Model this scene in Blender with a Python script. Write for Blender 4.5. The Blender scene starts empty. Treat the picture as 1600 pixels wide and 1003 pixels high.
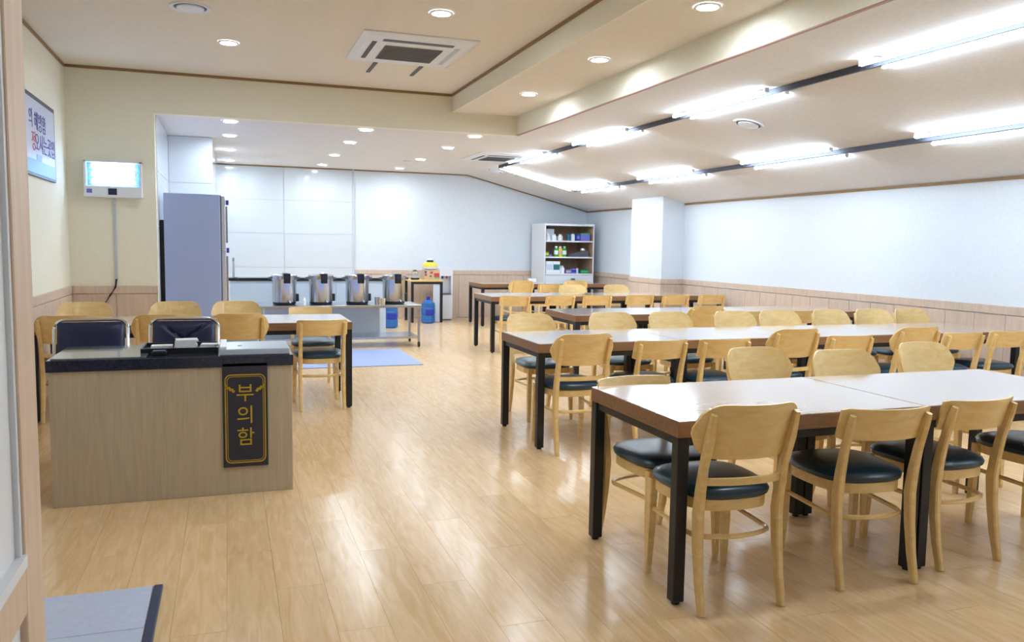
import bpy, bmesh, math, random
from mathutils import Vector, Matrix
random.seed(7)
S = bpy.context.scene
C = S.collection

# ------------------------------------------------------------------ camera, world, exposure
F_PX = 1270.0
pitch, roll, yaw = .0924, .016, .3365
cy, sy, cp, sp = math.cos(yaw), math.sin(yaw), math.cos(pitch), math.sin(pitch)
fw = Vector((sy*cp, cy*cp, -sp)); rt = Vector((cy, -sy, 0)); up = rt.cross(fw)
r2 = math.cos(roll)*rt + math.sin(roll)*up; u2 = -math.sin(roll)*rt + math.cos(roll)*up
cam = bpy.data.objects.new('camera', bpy.data.cameras.new('camera'))
C.objects.link(cam)
M = Matrix((r2, u2, -fw)).transposed().to_4x4(); M.translation = (0, 0, 1.4)
cam.matrix_world = M
cam.data.sensor_width = 36; cam.data.lens = F_PX/1600*36
cam.data.clip_start = .05; cam.data.clip_end = 100
S.camera = cam
W = bpy.data.worlds.new('world'); S.world = W; W.use_nodes = True
W.node_tree.nodes['Background'].inputs[0].default_value = (.8, .88, 1, 1)
W.node_tree.nodes['Background'].inputs[1].default_value = .3
S.view_settings.view_transform = 'Standard'; S.view_settings.look = 'None'
S.view_settings.exposure = 1.6; S.view_settings.gamma = 1; S.view_settings.use_curve_mapping = False
TUBE_E, DOWN_E, UV_E = 18.5, 95.0, 4.0
TUBE_C, DOWN_C = (.68, .84, 1.0), (.78, .90, 1.0)

# ------------------------------------------------------------------ materials
def srgb(r, g, b):
    f = lambda v: (v/255/12.92) if v/255 <= .04045 else ((v/255+.055)/1.055)**2.4
    return (f(r), f(g), f(b), 1)
def mat(name, col, rough=.5, metal=0, coat=0, spec=.5, emit=None, es=0, trans=0, alpha=1):
    m = bpy.data.materials.new(name); m.use_nodes = True
    b = m.node_tree.nodes['Principled BSDF']
    b.inputs['Base Color'].default_value = col
    b.inputs['Roughness'].default_value = rough
    b.inputs['Metallic'].default_value = metal
    b.inputs['Coat Weight'].default_value = coat
    b.inputs['Coat Roughness'].default_value = .12
    b.inputs['Specular IOR Level'].default_value = spec
    b.inputs['Transmission Weight'].default_value = trans
    if emit:
        b.inputs['Emission Color'].default_value = (*emit, 1)
        b.inputs['Emission Strength'].default_value = es
    return m
def grain(m, c1, c2, scale, stretch, rnd=.0, rough=None, bump=0, detail=4, coords='Object', dist=.8):
    """stretched noise between two tones, shifted per object"""
    t = m.node_tree; n = t.nodes; l = t.links; b = n['Principled BSDF']
    tc = n.new('ShaderNodeTexCoord'); mp = n.new('ShaderNodeMapping'); oi = n.new('ShaderNodeObjectInfo')
    mp.inputs['Scale'].default_value = stretch
    add = n.new('ShaderNodeVectorMath'); add.operation = 'ADD'
    mul = n.new('ShaderNodeMath'); mul.operation = 'MULTIPLY'; mul.inputs[1].default_value = 37
    l.new(oi.outputs['Random'], mul.inputs[0]); l.new(tc.outputs[coords], add.inputs[0]); l.new(mul.outputs[0], add.inputs[1])
    l.new(add.outputs[0], mp.inputs['Vector'])
    nz = n.new('ShaderNodeTexNoise'); nz.inputs['Scale'].default_value = scale; nz.inputs['Detail'].default_value = detail
    nz.inputs['Distortion'].default_value = dist
    l.new(mp.outputs[0], nz.inputs['Vector'])
    cr = n.new('ShaderNodeValToRGB'); cr.color_ramp.elements[0].position = .3; cr.color_ramp.elements[1].position = .7
    cr.color_ramp.elements[0].color = c1; cr.color_ramp.elements[1].color = c2
    l.new(nz.outputs[0], cr.inputs[0])
    out = cr.outputs[0]
    if rnd:
        hs = n.new('ShaderNodeHueSaturation'); mr = n.new('ShaderNodeMapRange')
        mr.inputs['To Min'].default_value = 1-rnd; mr.inputs['To Max'].default_value = 1+rnd
        l.new(oi.outputs['Random'], mr.inputs[0]); l.new(mr.outputs[0], hs.inputs['Value']); l.new(out, hs.inputs['Color']); out = hs.outputs[0]
    l.new(out, b.inputs['Base Color'])
    if bump:
        bp = n.new('ShaderNodeBump'); bp.inputs['Strength'].default_value = bump; bp.inputs['Distance'].default_value = .002
        l.new(nz.outputs[0], bp.inputs['Height']); l.new(bp.outputs[0], b.inputs['Normal'])
    return m

MT = {}
MT['floor'] = grain(mat('laminate_floor', (0,0,0,1), .21, spec=.5), srgb(224,185,134), srgb(240,206,160), 5, (5,.55,5), rnd=.035, bump=.04, dist=1.6)
MT['subfloor'] = mat('subfloor', srgb(186,146,102), .7)
MT['cream'] = grain(mat('cream_wallpaper', (0,0,0,1), .75, spec=.25), srgb(238,233,214), srgb(243,238,221), 40, (1,1,1), bump=.05)
MT['white_wall'] = grain(mat('white_wallpaper', (0,0,0,1), .7, spec=.25), srgb(223,229,237), srgb(229,235,242), 40, (1,1,1), bump=.05)
MT['ceil'] = grain(mat('ceiling_paper', (0,0,0,1), .85, spec=.15), srgb(232,224,212), srgb(238,230,219), 30, (1,1,1))
MT['ceil_slope'] = grain(mat('pale_ceiling_paper', (0,0,0,1), .85, spec=.15), srgb(228,224,222), srgb(236,232,230), 30, (1,1,1))
MT['tile'] = mat('glossy_white_tile', srgb(218,224,231), .09, spec=.5)
MT['grout'] = mat('tile_joint', srgb(205,208,214), .6)
MT['wains'] = grain(mat('pale_wood_wainscot', (0,0,0,1), .5, spec=.3), srgb(204,180,160), srgb(220,197,178), 5, (9,9,.7), rnd=.03)
MT['brown_trim'] = mat('brown_trim', srgb(150,118,80), .5)
MT['red_trim'] = mat('reddish_trim', srgb(170,125,110), .5)
MT['birch'] = grain(mat('birch_wood', (0,0,0,1), .3, coat=.25, spec=.4), srgb(236,196,124), srgb(246,214,152), 6, (1.2,5,5), rnd=.05)
MT['vinyl'] = mat('teal_black_vinyl', srgb(28,62,80), .3, spec=.6)
MT['tabletop'] = grain(mat('brown_laminate_top', (0,0,0,1), .16, coat=1, spec=.6), srgb(190,164,142), srgb(212,188,166), 5, (.8,9,9), rnd=.04)
MT['tableedge'] = grain(mat('brown_laminate_edge', (0,0,0,1), .35, spec=.4), srgb(130,94,64), srgb(154,114,80), 6, (.8,9,9))
MT['black_steel'] = mat('black_powder_steel', srgb(34,33,36), .38, spec=.4)
MT['steel'] = mat('brushed_steel', srgb(196,198,204), .25, metal=1)
MT['chrome'] = mat('chrome', srgb(225,228,235), .12, metal=1)
MT['desk_wood'] = grain(mat('greige_wood_laminate', (0,0,0,1), .45, spec=.35), srgb(184,168,142), srgb(200,184,158), 5, (9,9,.6))
MT['desk_side'] = mat('shaded_greige_side', srgb(120,98,76), .5)  # desk greige darkened: shade on the left side panel put into its colour
MT['granite'] = grain(mat('navy_black_granite', (0,0,0,1), .12, coat=.3), srgb(26,30,46), srgb(50,56,78), 90, (1,1,1))
MT['navy'] = mat('navy_sign_plate', srgb(44,46,60), .45)
MT['gold'] = mat('gold_print', srgb(196,160,30), .45)
MT['navy_vinyl'] = mat('navy_quilted_vinyl', srgb(27,37,76), .33, spec=.5)
MT['seam'] = mat('dark_seam', srgb(8,9,16), .6)
MT['glass'] = mat('clear_glass', srgb(225,232,238), .05, trans=.85, spec=.5)
MT['white_paint'] = mat('white_paint', srgb(236,238,242), .4)
MT['pale_grey'] = mat('pale_grey_paint', srgb(186,198,214), .3)
MT['white_plastic'] = mat('white_plastic', srgb(232,235,242), .35)
MT['fridge'] = mat('lavender_grey_steel', srgb(166,182,228), .38, metal=.1, spec=.5)
MT['fridge_door'] = mat('pale_steel_door', srgb(214,220,232), .25, metal=.5)
MT['purple'] = mat('purple_handle', srgb(80,50,160), .4)
MT['black_plastic'] = mat('black_plastic', srgb(20,20,24), .4)
MT['dark_grey'] = mat('dark_grey', srgb(92,94,104), .5)
MT['grille'] = mat('grey_filter_grille', srgb(126,124,120), .7)
MT['grey_rail'] = mat('grey_aluminium_rail', srgb(66,68,80), .55)
MT['mat_blue'] = grain(mat('pale_blue_mat', (0,0,0,1), .6), srgb(188,198,224), srgb(200,208,230), 40, (1,1,1))
MT['mat_deep'] = grain(mat('blue_mat', (0,0,0,1), .7), srgb(148,162,206), srgb(164,176,214), 60, (1,1,1))
MT['mat_edge'] = mat('navy_mat_edge', srgb(50,60,92), .5)
MT['counter'] = mat('pale_blue_steel', srgb(206,220,236), .3, metal=.2)
MT['blue_bottle'] = mat('blue_water_bottle', srgb(60,130,215), .15, trans=.35)
MT['blue_dark'] = mat('blue_cap', srgb(34,50,170), .4)
MT['yellow'] = mat('yellow_plastic', srgb(236,214,60), .35)
MT['paper'] = mat('white_paper', srgb(240,242,246), .6)
MT['carton'] = mat('beige_carton', srgb(206,178,140), .6)
MT['red'] = mat('red_print', srgb(200,60,80), .6)
MT['green'] = mat('green_print', srgb(60,180,60), .5)
MT['teal'] = mat('teal_print', srgb(40,120,120), .5)
MT['violet'] = mat('violet_print', srgb(120,120,210), .5)
MT['book_inner'] = grain(mat('brown_wood_inner', (0,0,0,1), .5), srgb(172,140,116), srgb(192,160,134), 5, (9,9,.7))
MT['sign_white'] = mat('notice_print', srgb(206,214,240), .35)
MT['sign_ink'] = mat('notice_ink', srgb(84,84,170), .5)
MT['sign_red'] = mat('notice_red_ink', srgb(220,90,110), .5)
MT['sign_blue'] = mat('notice_pale_blue', srgb(150,195,235), .5)
MT['door_wood'] = grain(mat('beech_door_wood', (0,0,0,1), .45), srgb(216,186,158), srgb(230,202,176), 5, (9,9,.6))
MT['door_panel'] = mat('white_door_panel', srgb(240,241,243), .4)
MT['tube'] = mat('led_tube', (1,1,1,1), .5, emit=TUBE_C, es=TUBE_E)
MT['disc'] = mat('led_disc', (1,1,1,1), .5, emit=DOWN_C, es=DOWN_E)
MT['uv'] = mat('uv_tube', (1,1,1,1), .5, emit=(.45,.72,1.0), es=UV_E)
MT['uv_back'] = mat('uv_reflector', srgb(120,165,240), .3)
MT['conduit'] = mat('grey_conduit', srgb(196,202,214), .5)

# ------------------------------------------------------------------ mesh helpers
def link(name, bm, m, parent=None, smooth=False, mats=None):
    me = bpy.data.meshes.new(name)
    bmesh.ops.recalc_face_normals(bm, faces=bm.faces)
    if smooth:
        for f in bm.faces: f.smooth = True
        for e in bm.edges:
            if len(e.link_faces) == 2 and e.calc_face_angle(0) > .7: e.smooth = False
    bm.to_mesh(me); bm.free()
    for k in (mats or [m]): me.materials.append(MT[k])
    o = bpy.data.objects.new(name, me); C.objects.link(o)
    if parent: o.parent = parent
    return o
def box(bm, x0, x1, y0, y1, z0, z1, bev=0, mi=0):
    t = bmesh.new()
    bmesh.ops.create_cube(t, size=1, matrix=Matrix.Translation(((x0+x1)/2, (y0+y1)/2, (z0+z1)/2)) @ Matrix.Diagonal((x1-x0, y1-y0, z1-z0, 1)))
    if bev: bmesh.ops.bevel(t, geom=t.edges[:], offset=bev, segments=1, affect='EDGES')
    merge(bm, t, mi)
def merge(bm, t, mi=0):
    mp = {v: bm.verts.new(v.co) for v in t.verts}
    for f in t.faces:
        try:
            g = bm.faces.new([mp[v] for v in f.verts]); g.material_index = mi; g.smooth = f.smooth
        except ValueError: pass
    t.free()
def bxo(name, dims, m, parent=None, bev=0):
    bm = bmesh.new(); box(bm, *dims, bev=bev); return link(name, bm, m, parent)
def sweep(bm, pts, a, b, xdir=None, n=4, caps=True, mi=0):
    """sweep an n-gon (n=4: rectangle a x b; else ellipse radii a,b) along pts; a,b may be lists"""
    pts = [Vector(p) for p in pts]; rings = []
    L = len(pts)
    for i, p in enumerate(pts):
        t = (pts[min(i+1, L-1)]-pts[max(i-1, 0)]).normalized()
        xd = Vector(xdir) if xdir else (Vector((0,0,1)) if abs(t.z) < .9 else Vector((1,0,0)))
        u = (xd - t*xd.dot(t)).normalized(); v = t.cross(u)
        ai = a[i] if isinstance(a, (list, tuple)) else a; bi = b[i] if isinstance(b, (list, tuple)) else b
        if n == 4: offs = [(-ai/2,-bi/2),(ai/2,-bi/2),(ai/2,bi/2),(-ai/2,bi/2)]
        elif n == 8 and xdir is not None and False: offs = []
        else: offs = [(ai*math.cos(2*math.pi*k/n), bi*math.sin(2*math.pi*k/n)) for k in range(n)]
        rings.append([bm.verts.new(p + u*q[0] + v*q[1]) for q in offs])
    for i in range(L-1):
        for k in range(len(rings[0])):
            j = (k+1) % len(rings[0])
            f = bm.faces.new((rings[i][k], rings[i][j], rings[i+1][j], rings[i+1][k])); f.material_index = mi
    if caps:
        for rg in (rings[0], rings[-1]):
            f = bm.faces.new(rg); f.material_index = mi
def loft(bm, rings, cap=True, mi=0):
    vs = [[bm.verts.new(p) for p in r] for r in rings]
    n = len(vs[0])
    for i in range(len(vs)-1):
        for k in range(n):
            j = (k+1) % n
            bm.faces.new((vs[i][k], vs[i][j], vs[i+1][j], vs[i+1][k])).material_index = mi
    if cap:
        bm.faces.new(vs[0]).material_index = mi; bm.faces.new(vs[-1]).material_index = mi
def lathe(bm, prof, x=0, y=0, z=0, n=20, mi=0):
    loft(bm, [[(x+r*math.cos(2*math.pi*k/n), y+r*math.sin(2*math.pi*k/n), z+h) for k in range(n)] for r, h in prof], mi=mi)
def latho(name, prof, m, parent=None, at=(0,0,0), n=20):
    bm = bmesh.new(); lathe(bm, prof, *at, n=n); return link(name, bm, m, parent, smooth=True)
def prism_y(bm, poly, y0, y1, mi=0):
    loft(bm, [[(x, y0, z) for x, z in poly], [(x, y1, z) for x, z in poly]], mi=mi)
def thing(name, label, cat, loc=(0,0,0), rz=0, group=None):
    o = bpy.data.objects.new(name, None); C.objects.link(o); o.empty_display_size = .1
    o.location = loc; o.rotation_euler = (0,0,rz); return tag(o, label, cat, group)
def tag(o, label, cat, group=None):
    o['label'] = label; o['category'] = cat
    if group: o['group'] = group
    return o
def struct(o): o['kind'] = 'structure'; return o
def copy_tree(root, loc, rz, label, group=None):
    r = root.copy(); C.objects.link(r); r.location = loc; r.rotation_euler = (0,0,rz); r['label'] = label
    if group: r['group'] = group
    for ch in list(root.children):
        c = ch.copy(); C.objects.link(c); c.parent = r
        for g in list(ch.children):
            d = g.copy(); C.objects.link(d); d.parent = c
    return r
def text(name, body, size, m, loc, rot, parent=None, ext=.001):
    cu = bpy.data.curves.new(name, 'FONT'); cu.body = body; cu.size = size; cu.extrude = ext
    cu.align_x = 'CENTER'; cu.align_y = 'CENTER'; cu.resolution_u = 3
    cu.materials.append(MT[m]); o = bpy.data.objects.new(name, cu); C.objects.link(o)
    dg = bpy.context.evaluated_depsgraph_get(); me = bpy.data.meshes.new_from_object(o.evaluated_get(dg))
    me.materials.clear(); me.materials.append(MT[m])
    bpy.data.objects.remove(o); bpy.data.curves.remove(cu)
    o = bpy.data.objects.new(name, me); C.objects.link(o)
    o.location = loc; o.rotation_euler = rot
    if parent: o.parent = parent
    return o

# ------------------------------------------------------------------ room shell
XL, XR, YN, Y1, YB = -1.545, 6.84, -1.1, 9.46, 15.1
H1, H2, H3, HR = 3.16, 2.955, 2.734, 2.11
XO, XA, XB, XF = -.71, 2.54, 3.35, 4.32       # opening edge, tray edge, soffit edge, fold
AX, AY = -.18, 11.4                            # tiled box in the kitchen corner
WZ = .914

floor = struct(bxo('floor', (XL-.1, XR+.1, YN-.1, YB+.1, -.06, -.008), 'subfloor'))
PW, PL = .19, 1.2
def plank_mesh(bm, x, y0, y1):
    t = bmesh.new()
    bmesh.ops.create_cube(t, size=1, matrix=Matrix.Translation((x, (y0+y1)/2, -.004)) @ Matrix.Diagonal((PW-.0009, y1-y0-.0014, .008, 1)))
    merge(bm, t)
spots = []
nx = int((XR-XL)/PW)+1
for i in range(nx):
    x = XL+PW*(i+.5)
    y = YN - (i*.37 % 1)*PL
    while y < YB:
        a, b = max(y, YN), min(y+PL, YB)
        if b-a > .05: spots.append((x, a, b))
        y += PL
def seen(s):
    p = Vector((s[0], (s[1]+s[2])/2, 0)) - Vector((0,0,1.4)); z = p.dot(fw)
    return z > .5 and abs(p.dot(r2)/z) < .72 and abs(p.dot(u2)/z) < .50
near = sorted([s for s in spots if seen(s)], key=lambda s: s[1]+.3*abs(s[0]))[:290]
full = None
for s in near:
    if s[2]-s[1] > PL-.001 and full is not None:
        o = full.copy(); C.objects.link(o)
    else:
        bm = bmesh.new(); plank_mesh(bm, 0, -(s[2]-s[1])/2, (s[2]-s[1])/2)
        o = link('plank', bm, 'floor', floor)
        if s[2]-s[1] > PL-.001: full = o
    o.location = (s[0], (s[1]+s[2])/2, 0)
bm = bmesh.new()
ns = set(near)
for s in spots:
    if s not in ns: plank_mesh(bm, *s)
link('far_planks', bm, 'floor', floor)['kind'] = 'stuff'

def panels(parent, o, d, nrm, length, pw=.34, z0=.012, z1=.825):
    """wainscot panels standing on a wall from point o along d, proud along nrm, below a cap rail"""
    d = Vector(d); nrm = Vector(nrm); n = max(1, round(length/pw)); w = length/n
    ang = math.atan2(d.y, d.x)
    bm = bmesh.new(); box(bm, .0025, w-.0025, 0, .012, z0, z1, bev=.002)
    flip = d.cross(Vector((0,0,1))).dot(nrm) > 0       # local +y must be nrm
    if flip:
        for v in bm.verts: v.co.y = -v.co.y
    first = link('wainscot_panel', bm, 'wains', parent)
    for k in range(n):
        p = first if k == 0 else first.copy()
        if k: C.objects.link(p)
        q = Vector((o[0], o[1], 0))+d*w*k; p.location = (q.x, q.y, 0); p.rotation_euler = (0,0,ang)
    bm = bmesh.new(); box(bm, 0, length, 0, .018, .832, WZ, bev=.003)
    if flip:
        for v in bm.verts: v.co.y = -v.co.y
    c = link('cap_rail', bm, 'wains', parent); c.location = (o[0], o[1], 0); c.rotation_euler = (0,0,ang)

wl = struct(bxo('wall_left', (XL-.1, XL, YN, Y1, 0, H1+.05), 'cream'))
panels(wl, (XL, .4), (0,1,0), (1,0,0), Y1-.4)
bm = bmesh.new(); box(bm, XL-.1, XO, Y1, Y1+.12, 0, H1+.05); box(bm, XO, XB, Y1, Y1+.12, H3, H1+.05)
wm = struct(link('wall_front', bm, 'cream'))
panels(wm, (XL+.02, Y1), (1,0,0), (0,-1,0), XO-XL-.02)
wb = struct(bxo('wall_back', (XL-.1, XR+.1, YB, YB+.1, 0, H3+.02), 'white_wall'))
panels(wb, (2.2, YB), (1,0,0), (0,-1,0), XR-2.2-.02)
bm = bmesh.new(); box(bm, XR, XR+.1, YN, YB, 0, HR+.05)
wr = struct(link('wall_right', bm, 'white_wall'))
panels(wr, (XR, 0.2), (0,1,0), (-1,0,0), 11.35-.2)
panels(wr, (XR, 12.4), (0,1,0), (-1,0,0), YB-12.4-.02)
wn = struct(bxo('wall_near', (XL-.1, XR+.1, YN-.1, YN, 0, H1+.05), 'white_wall'))
# pillar at the right wall
pl_ = struct(bxo('wall_pillar', (6.45, XR, 11.35, 12.4, 0, H3-(6.45-XF)*(H3-HR)/(XR-XF)+.02), 'white_wall'))
panels(pl_, (6.45, 11.35), (0,1,0), (-1,0,0), 1.05)
panels(pl_, (6.432, 11.35), (1,0,0), (0,-1,0), XR-6.432-.02)
# tiled box and side wall in the kitchen corner
def tiles(parent, o, d, nrm, cols, rows):
    d = Vector(d); ang = math.atan2(d.y, d.x); flip = d.cross(Vector((0,0,1))).dot(Vector(nrm)) > 0
    for a, b in zip(cols[:-1], cols[1:]):
        for e, f in zip(rows[:-1], rows[1:]):
            bm = bmesh.new(); box(bm, a+.002, b-.002, 0, .01, e+.002, f-.002, bev=.0015)
            if flip:
                for v in bm.verts: v.co.y = -v.co.y
            t = link('tile_panel', bm, 'tile', parent); t.location = (o[0], o[1], 0); t.rotation_euler = (0,0,ang)
RW = [.0, .35, .95, 1.55, 2.14, H3-.004]
wk = struct(bxo('wall_kitchen', (XL-.1, XO, Y1+.12, AY, 0, H3), 'grout'))
tiles(wk, (XO, Y1+.12), (0,1,0), (1,0,0), [0, .9, AY-Y1-.12], RW)
wc = struct(bxo('wall_corner', (XL-.1, AX, AY, YB, 0, H3), 'grout'))
tiles(wc, (XO+.01, AY), (1,0,0), (0,-1,0), [0, AX-XO-.01], RW)
tiles(wc, (AX, AY), (0,1,0), (1,0,0), [0, 1.2, 2.4, YB-AY-.01], RW)
wt = struct(bxo('wall_tiled', (AX, 2.17, YB-.02, YB, 0, H3-.002), 'grout'))
tiles(wt, (AX+.01, YB-.02), (1,0,0), (0,-1,0), [0, 1.12, 2.34], RW)
bxo('corner_strip', (2.155, 2.185, YB-.04, YB-.018, 0, H3-.004), 'grout', wt)

struct(bxo('ceiling', (XL-.1, XA, YN, Y1, H1, H1+.1), 'ceil'))
struct(bxo('ceiling_soffit', (XA, XB, YN, Y1, H2, H2+.1), 'ceil'))
bm = bmesh.new()
prism_y(bm, [(XB, H3), (XF, H3), (XR+.1, HR-.025), (XR+.1, HR+.075), (XF, H3+.1), (XB, H3+.1)], YN, Y1)
prism_y(bm, [(XL-.1, H3), (XF, H3), (XR+.1, HR-.025), (XR+.1, HR+.075), (XF, H3+.1), (XL-.1, H3+.1)], Y1+.0005, YB+.1)
bmesh.ops.remove_doubles(bm, verts=bm.verts, dist=.0001)
struct(link('ceiling_sloped', bm, 'ceil_slope'))
struct(bxo('wall_fascia_tray', (XA-.02, XA, YN, Y1, H2-.001, H1), 'cream'))
struct(bxo('wall_fascia_soffit', (XB-.02, XB, YN, Y1, H3-.001, H2), 'cream'))
bm = bmesh.new(); box(bm, XL, XL+.014, YN, Y1, H1-.028, H1-.001); box(bm, XL+.014, XA-.02, Y1-.014, Y1, H1-.028, H1-.001)
box(bm, XA-.034, XA-.02, YN, Y1-.014, H1-.028, H1-.001); struct(link('trim_1', bm, 'brown_trim'))
struct(bxo('trim_2', (XB-.026, XB+.004, YN, Y1, H3-.008, H3-.001), 'red_trim'))
bm = bmesh.new(); box(bm, XR-.012, XR, YN, YB, HR-.03, HR-.002)
poly = [(AX+.02, H3-.024), (XF, H3-.024), (XR-.012, HR-.022), (XR-.012, HR+.002), (XF, H3-.001), (AX+.02, H3-.001)]
prism_y(bm, poly, YB-.034, YB-.022); struct(link('trim_3', bm, 'brown_trim'))
struct(bxo('trim_4', (XO, XB, Y1-.006, Y1+.124, H3-.007, H3-.001), 'cream'))

def zc(x, y=99):  # ceiling height
    if y > Y1 or x > XB:
        return H3 if x < XF else H3-(x-XF)*(H3-HR)/(XR-XF)
    return H1 if x < XA else H2
SL = math.atan((H3-HR)/(XR-XF))

# door leaf standing open beside the camera, and its stub wall
struct(bxo('wall_stub', (-.40, -.29, YN, .60, 0, H1), 'white_wall'))
struct(bxo('trim_5', (-.415, -.275, .60, .68, 0, 2.12), 'door_wood'))
door = bpy.data.objects.new('door_1', None); C.objects.link(door); struct(door)
bm = bmesh.new(); X0, X1 = -.36, -.32
box(bm, X0, X1, 1.475, 1.6, .01, 2.08, .002); box(bm, X0, X1, .70, .82, .01, 2.08, .002)
box(bm, X0, X1, .82, 1.475, 1.95, 2.08, .002); box(bm, X0, X1, .82, 1.475, .785, .865, .002); box(bm, X0, X1, .82, 1.475, .01, .14, .002)
link('door_frame', bm, 'door_wood', door)
bxo('upper_panel', (X0+.012, X1-.012, .82, 1.475, .865, 1.95), 'door_panel', door)
bxo('lower_panel', (X0+.012, X1-.012, .82, 1.475, .14, .785), 'door_panel', door)
bm = bmesh.new(); box(bm, X1-.014, X1+.003, .82, 1.475, .865, .885); box(bm, X1-.014, X1-.004, 1.462, 1.475, .885, 1.95)
link('glazing_bead', bm, 'white_paint', door)

# ------------------------------------------------------------------ lights
def tube_bm(length, r=.012, n=8):
    bm = bmesh.new(); sweep(bm, [(0, 0, 0), (0, length, 0)], r, r, n=n); return bm
rail = thing('light_rail', 'long grey aluminium light rail looping under the sloping ceiling', 'rail')
T1X, T2X, TYE = 4.30, 5.69, 13.05
def rail_z(x): return zc(x, 99) - .032
for nm, x, ya, yb in (('rail_run', T1X, -.9, TYE+.02), ('rail_run', T2X, -.9, TYE+.02)):
    bm = bmesh.new(); box(bm, -.011, .011, ya, yb, -.018, .03); o = link(nm, bm, 'grey_rail', rail)
    o.location = (x, 0, rail_z(x)); o.rotation_euler = (0, SL if x > XF else 0, 0)
bm = bmesh.new(); LC = math.hypot(T2X-T1X, rail_z(T1X)-rail_z(T2X)); box(bm, 0, LC, -.011, .011, -.018, .03)
o = link('rail_run', bm, 'grey_rail', rail); o.location = (T1X, TYE, rail_z(T1X)); o.rotation_euler = (0, math.atan2(rail_z(T1X)-rail_z(T2X), T2X-T1X), 0)
def line_light(loc, length, rot, label):
    t = thing('linear_light', label, 'ceiling light', loc, 0, 'linear lights along the ceiling rail'); t.rotation_euler = rot
    for s in (-1, 1):
        o = link('led_tube', tube_bm(length), 'tube', t, smooth=True); o.location = (s*.10, 0, -.004)
        bm = bmesh.new(); box(bm, s*.10-.019, s*.10+.019, -.012, 0, -.015, .024); box(bm, s*.10-.019, s*.10+.019, length, length+.012, -.015, .024)
        link('end_cap', bm, 'white_plastic', t)
    bm = bmesh.new()
    for q in (.12, length-.12): box(bm, -.10, .10, q-.015, q+.015, .018, .030)
    link('bracket', bm, 'grey_rail', t)
OR = ['nearest', 'second', 'third', 'fourth', 'fifth']
for k, y0 in enumerate((.72, 3.24, 5.77, 8.27, 10.78)):
    line_light((T1X, y0, rail_z(T1X)), 1.46 if k else 1.46, (0, 0, 0), f'glowing twin tube light, {OR[k]} from front on left ceiling rail')
for k, y0 in enumerate((1.57, 4.10, 6.62, 9.13, 11.58)):
    line_light((T2X, y0, rail_z(T2X)), 1.46 if k < 4 else 1.40, (0, SL, 0), f'glowing twin tube light, {OR[k]} from front on right ceiling rail')
t = thing('linear_light', 'glowing twin tube light on the far cross rail between both rails', 'ceiling light', (T1X+.05, TYE, rail_z(T1X+.05)), 0, 'linear lights along the ceiling rail')
t.rotation_euler = (0, SL, 0)
for s in (-1, 1):
    bm = bmesh.new(); sweep(bm, [(0,0,0),(LC-.1,0,0)], .012, .012, n=8); o = link('led_tube', bm, 'tube', t, smooth=True); o.location = (0, s*.10, -.004)

def downlight(x, y, label):
    z = zc(x, y)
    t = thing('downlight', label, 'ceiling light', (x, y, z), 0, 'round recessed downlights')
    n = 24; bm = bmesh.new()
    loft(bm, [[(r*math.cos(2*math.pi*k/n), r*math.sin(2*math.pi*k/n), h) for k in range(n)] for r, h in ((.088,-.001),(.086,-.008),(.07,-.012),(.066,-.004))], cap=False)
    link('trim_ring', bm, 'white_plastic', t, smooth=True)
    bm = bmesh.new(); lathe(bm, [(.066,-.004),(.05,-.008)], n=n); link('diffuser', bm, 'disc', t)
cols = ((.043, 'left'), (1.555, 'middle'), (2.89, 'right'))
for x, cn in cols:
    for k, y in enumerate((9.76, 11.05, 12.75, 14.4)):
        downlight(x, y, f'round recessed downlight, {OR[k]} in {cn} column over the kitchen area')
downlight(.033, 7.85, 'round recessed downlight in high ceiling above the insect trap')
downlight(1.565, 6.22, 'round recessed downlight in high ceiling in front of air conditioner')
downlight(1.565, 3.2, 'round recessed downlight in high ceiling out over the entrance')
downlight(.033, 3.6, 'round recessed downlight in high ceiling above reception desk')
for k, y in enumerate((8.0, 6.31, 4.69, 3.0)):
    downlight(2.94, y, f'round recessed downlight in lowered soffit strip, {["farthest","second farthest","third farthest","nearest"][k]}')

def cassette(x0, x1, y0, y1, z, label):
    t = thing('air_conditioner', label, 'air conditioner', ((x0+x1)/2, (y0+y1)/2, z))
    w, d = (x1-x0)/2, (y1-y0)/2
    bm = bmesh.new(); loft(bm, [[(-w,-d,0),(w,-d,0),(w,d,0),(-w,d,0)], [(-w,-d,-.012),(w,-d,-.012),(w,d,-.012),(-w,d,-.012)],
        [(-w*.9,-d*.9,-.03),(w*.9,-d*.9,-.03),(w*.9,d*.9,-.03),(-w*.9,d*.9,-.03)]]); link('cover_panel', bm, 'white_plastic', t)
    bxo('intake_grille', (-w*.52, w*.52, -d*.36, d*.56, -.038, -.029), 'grille', t, .003)
    bm = bmesh.new()
    for k in range(14): yy = -d*.36+d*.92*(k+.5)/14; box(bm, -w*.51, w*.51, yy-.004, yy+.004, -.042, -.038)
    link('grille_bars', bm, 'dark_grey', t)['kind'] = 'stuff'
    for q, m in (((-w*.62, w*.62, -d*.74, -d*.62), 'dark_grey'), ((-w*.78, -w*.70, -d*.55, d*.62), 'black_plastic'), ((w*.70, w*.78, -d*.55, d*.62), 'conduit')):
        bxo('air_slot', (*q, -.034, -.0295), m, t)
cassette(1.09, 2.09, 6.92, 8.04, H1, 'square white ceiling air conditioner with grey grille in high ceiling')
cassette(3.45, 4.28, 11.3, 12.35, H3, 'square white ceiling air conditioner at far end beside the light rail')
for x in (1.39, 1.845):
    tag(bxo('ceiling_slot', (x-.02, x+.02, 8.12, 8.6, H1-.006, H1), 'dark_grey'), f'short dark ceiling slot behind the air conditioner, {"left" if x < 1.5 else "right"} one of the pair', 'slot')
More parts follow.
